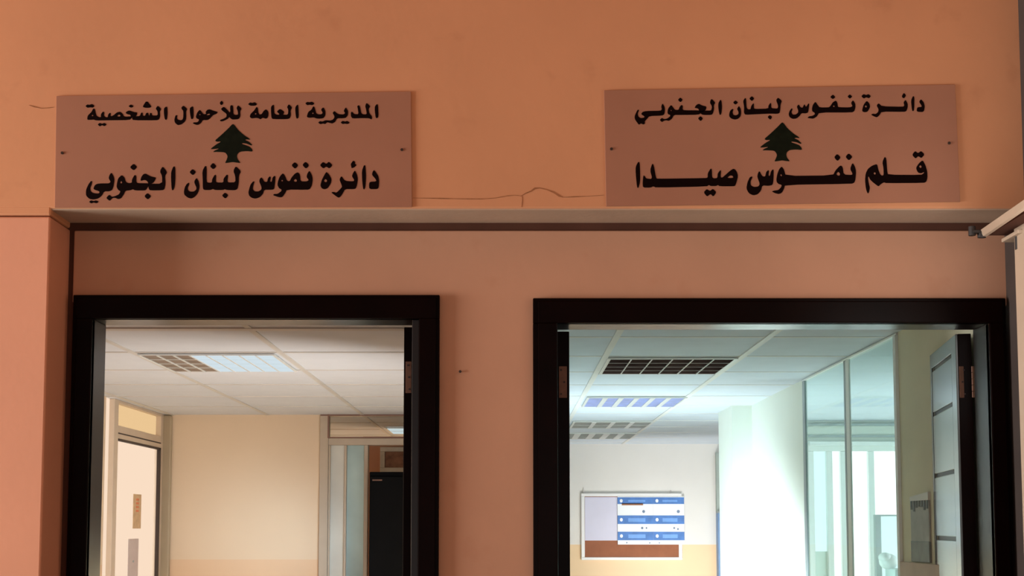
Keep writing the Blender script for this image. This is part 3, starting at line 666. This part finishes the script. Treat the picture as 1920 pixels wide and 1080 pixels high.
struct(wr.build('wall_right', M['mint']), 'white wall and column past the glass partition', 'wall')
w3 = struct(thing('window_3', (RX, (gA + gB) / 2, 0), 'frameless glass partition with grey mullions in the right room', 'window'))
fm = MB()
ym1 = F * RX / (1588 - CX)
for y, w_ in ((gB - .02, .05), (ym1, .024)): fm.box(RX - .004, RX + .007, y - w_ / 2, y + w_ / 2, 0, H - .002)
fm.build('mullion', M['steel'], w3, bevel=.002)
MB().box(RX - .012, RX + .02, gA, gA + .03, 0, H - .012).box(RX - .008, RX + .02, gA, gB, H - .010, H - .002).box(RX - .003, RX + .006, ym1 - .07, ym1 - .013, 0, H - .012).build('frame', M['whitef'], w3, bevel=.002)
M['gl2'] = glass('cool_clear_glass', (.90, .97, .95), .85, .10, (.80, .95, .92))
MB().box(RX, RX + .008, gA + .03, ym1 - .013, 0, H - .012).build('pane', M['gl2'], w3)
MB().box(RX, RX + .008, ym1 + .013, gB - .045, 0, H - .012).build('pane', M['gl2'], w3)
# annex behind the glass with a bright window
AY = 9.0
wz = az(838, AY)
struct(MB().box(RX + .1, 3.9, AY, AY + .1, wz + .02, H).box(RX + .1, 1.95, AY, AY + .1, 0, wz + .02).box(3.3, 3.9, AY, AY + .1, 0, wz + .02).build('wall_annex', M['mint']), 'pale green wall above the bright window behind the glass partition', 'wall')
struct(MB().box(3.8, 3.9, 4.0, 9.1, 0, H).box(RX + .1, 3.9, 4.0, 4.1, 0, H).build('wall_side', M['mint']), 'side wall behind the glass partition', 'wall')
w4 = struct(thing('window_4', (2.6, AY, 0), 'large bright window seen through the glass partition', 'window'))
M['sky'] = emit('bright_daylight_pane', (.93, 1.0, 1.0), 2.3)
M['sky2'] = emit('bluish_daylight_pane', (.66, .92, .95), 1.7)
XA = lambda q_: ax(q_, 950, AY + .03)
fm = MB().box(1.95, 3.3, AY - .02, AY + .05, wz - .03, wz + .02)
for q_ in (1519, 1554, 1580, 1632): fm.box(XA(q_) - .02, XA(q_) + .02, AY - .018, AY + .045, 0, wz - .032)
fm.build('window_frame', M['whitef'], w4, bevel=.003)
MB().box(1.95, XA(1519), AY + .03, AY + .04, 0, wz).build('pane', M['sky'], w4)
MB().box(XA(1519), XA(1554), AY + .03, AY + .04, az(1034, AY), wz).build('pane', M['sky2'], w4)
MB().box(XA(1519), XA(1554), AY + .02, AY + .05, 0, az(1034, AY)).build('lower_panel', mat('pale_green_panel', (.62, .78, .72), .5), w4)
MB().box(XA(1554), 3.3, AY + .03, AY + .04, 0, wz).build('pane', M['sky'], w4)
# curtain rail box above that window
MB().box(XA(1514), 3.2, AY - .07, AY, az(836, AY - .05), az(828, AY - .05)).build('sill', M['whitef'], w4, bevel=.002)
rb = MB().box(1.98, 3.2, AY - .05, AY, az(799, AY), az(795, AY)).box(1.98, 3.2, AY - .03, AY, az(820, AY), az(816.5, AY))
struct(rb.build('trim_2', M['steel']), 'two slim grey rails above the bright window', 'trim')
# things low behind the glass
bd = thing('display_board', (ax(1662, 1020, 6.6), 6.6, 0), 'pale grey framed panel standing low behind the glass partition', 'board')
b0, b1 = ax(1640, 1000, 6.6), ax(1700, 1000, 6.6); bz = az(965, 6.6)
MB().box(b0, b0 + .028, 6.58, 6.62, 0, bz).box(b0 + .028, b1 - .02, 6.58, 6.62, bz - .008, bz).box(b1 - .02, b1, 6.58, 6.62, 0, bz).build('frame', mat('lilac_grey_frame', (.55, .60, .62), .5), bd, bevel=.002)
MB().box(b0 + .028, b1 - .02, 6.595, 6.605, .02, bz - .008).build('panel', glass('pale_cyan_glass', (.90, .97, .97), .3, .25, (.8, .95, .95)), bd)
bg = at(1666, 1053, 6.5)
m_ = MB().ball((bg.x, 6.5, bg.z), .046, .05, .040).ball((bg.x - .02, 6.49, bg.z + .02), .032, .04, .026)
tb = at(1666, 1068, 6.5).z
tag(m_.build('bag', mat('white_plastic', (.92, .94, .94), .5), smooth=True, org=(bg.x, 6.5, tb)), 'rounded white plastic bag low behind the glass partition', 'bag')
tag(MB().box(b0 + .04, b1 - .03, 6.40, 6.57, 0, tb + .006).build('side_table', mat('pale_table', (.66, .76, .76), .5), bevel=.004, org=(bg.x, 6.5, 0)), 'pale low stand under the white bag behind the glass', 'table')
# grey folders / sheet rack on the olive wall
yq = lambda q_: F * RX / (q_ - CX)
ry0, ry1 = yq(1743.5), yq(1709)
rk = thing('notice_rack', (RX - .02, (ry0 + ry1) / 2, az(1052, 4.7)), 'grey wall rack with dark fringed top on the olive wall beside the open door leaf', 'rack')
def zq(py, y_): return CAMZ + (988 - py) * y_ / F
o_ = MB()
o_.box(RX - .007, RX, ry0, ry1, zq(1015, 4.75), zq(940, 4.75)); o_.build('sheet_panel', mat('grey_sheet_panel', (.38, .40, .37), .6, .15, 20), rk, bevel=.002)
MB().hexa([(RX - .009, ry0, zq(940, 4.75)), (RX, ry0, zq(940, 4.75)), (RX, ry0, zq(922, ry0)), (RX - .009, ry0, zq(922, ry0)),
           (RX - .009, ry1, zq(940, 4.75)), (RX, ry1, zq(940, 4.75)), (RX, ry1, zq(932, ry1)), (RX - .009, ry1, zq(932, ry1))]).build('top_rail', mat('pale_rail', (.66, .66, .60), .5), rk)
fr_ = MB()
for k in range(7):
    yy = ry0 + (ry1 - ry0) * (k + .2) / 7; fr_.box(RX - .0085, RX - .006, yy, yy + .018, zq(944 + random.random() * 14 + 6, 4.75), zq(940, 4.75))
fr_.build('fringe', mat('dark_fringe', (.12, .14, .14), .6), rk)
MB().box(RX - .0085, RX, ry0, ry1, zq(1052, 4.75), zq(1014, 4.75)).build('lower_pocket', mat('dark_grey_pocket', (.19, .22, .21), .5, .2, 20), rk, bevel=.002)
struct(MB().box(RX - .012, RX, YB + .02, gA, 0, zq(1054, 4.75)).build('trim_3', mat('brownish_dado', (.55, .43, .34), .6, .1, 8)), 'brownish dado below the grey rack', 'trim')
# narrow blue panel glimpsed between far wall and column
bl = thing('cabinet', (1.87, 11.4, 0), 'narrow blue cabinet glimpsed beside the white column on the far wall', 'cabinet')
bx0, bx1_ = ax(1346.5, 1000, 11.38), ax(1346.5, 1000, 11.38) + .35
MB().box(bx0, bx1_, 11.38, 11.49, 0, az(962, 11.38)).build('body', mat('steel_blue_paint', (.17, .29, .50), .5, .15, 6), bl, bevel=.003)
MB().box(bx0, bx1_, 11.37, 11.49, az(962, 11.38), az(958.5, 11.38)).build('top', M['steel'], bl)
MB().box(bx0, bx1_, 11.43, 11.49, az(958.5, 11.38), az(848, 11.38)).build('upper_panel', mat('grey_green_panel', (.36, .42, .38), .5, .1, 4), bl)
# notice board
NY = RY - .035
nb = thing('notice_board', (ax(1184, 990, NY), RY, az(1050, NY)), 'white-framed notice board with lilac sheet and blue posters on the far wall', 'notice board')
NX = lambda q_: ax(q_, 990, NY)
x0, x1, z0, z1 = NX(1090), NX(1279), az(1050, NY), az(925, NY)
fm = MB(); e = .030
fm.box(x0, x1, NY, RY, z1 - e * .9, z1).box(x0, x1, NY, RY, z0, z0 + e * .8).box(x0, x0 + e, NY, RY, z0 + e * .8, z1 - e * .9).box(x1 - e, x1, NY, RY, z0 + e * .8, z1 - e * .9)
fm.build('frame', mat('white_board_frame', (.84, .84, .83), .45), nb, bevel=.004)
MB().box(x0 + e, x1 - e, NY + .012, RY, z0 + e * .8, z1 - e * .9).build('felt', mat('brown_felt', (.30, .11, .055), .9, .08, 12, .2, 200), nb)
M['hook'] = mat('pale_hook', (.60, .57, .55), .5)
for q_ in (1095, 1259):
    MB().cyl((NX(q_), RY - .012, z1 - .004), (NX(q_), RY - .012, az(914 if q_ < 1200 else 919, NY)), .008, .003).build('hanger', M['hook'], nb)
PY = NY + .008
ps = thing('poster', (NX(1128), PY, az(1014, PY)), 'blank lilac sheet on the left of the notice board', 'poster')
MB().box(NX(1097), NX(1158), PY, PY + .003, az(1013.5, PY), az(932, PY)).build('sheet', mat('lilac_white_paper', (.66, .65, .78), .7, .03, 6), ps)
PY = NY - .004
M['bl'] = mat('blue_poster_print', (.075, .20, .52), .6, .15, 14); M['bl2'] = mat('light_blue_print', (.17, .36, .74), .6, .1, 14)
M['wp'] = mat('white_poster_paper', (.86, .90, .92), .7, .02, 10); M['dotp'] = mat('grey_blue_print', (.16, .22, .32), .6, .2, 30)
def poster(q0, q1, dots, label):
    r = thing('poster', ((NX(q0) + NX(q1)) / 2, PY, az(1021, PY)), label, 'poster')
    MB().box(NX(q0), NX(q1), PY, PY + .003, az(1021, PY), az(931, PY)).build('sheet', M['wp'], r)
    for (t_, bt) in ((932.5, 945), (966.5, 982.5), (997, 1013)):
        bb = MB().box(NX(q0), NX(q1), PY - .002, PY, az(bt, PY), az(t_, PY)).build('blue_band', M['bl'], r)
        w_ = q1 - q0
        MB().box(NX(q0 + .30 * w_), NX(q1 - .22 * w_), PY - .003, PY - .001, az(bt - 4, PY), az(t_ + 5, PY)).build('text_block', M['bl2'], bb)
    for k_, qy in enumerate((939, 974.5, 1005)):
        MB().ball((NX(q0 + 7), PY - .002, az(qy, PY)), .014, .003, .016, 10).build('white_symbol', M['wp'], r)
    for (qx, qy, rr) in dots: MB().ball((NX(qx), PY, az(qy, PY)), .011 * rr, .003, .011 * rr, 10).build('symbol', M['dotp'], r)
    return r
p1_ = poster(1158, 1224.8, [(1207, 959, 1.2), (1204, 990, 1), (1212, 990, .7), (1166, 975, .8), (1175, 1017.5, .6), (1218, 1018, .6)], 'blue banded poster with a brown strip, middle of the notice board')
MB().box(NX(1166), NX(1206), PY - .002, PY, az(947.5, PY), az(943.5, PY)).build('brown_strip', mat('brown_print_strip', (.34, .15, .08), .7), p1_)
poster(1225, 1283, [(1272, 959, 1.3), (1264, 990, .8), (1271, 992, .8), (1232, 975, .8), (1236, 1018, .6)], 'blue banded poster overhanging the right edge of the notice board')
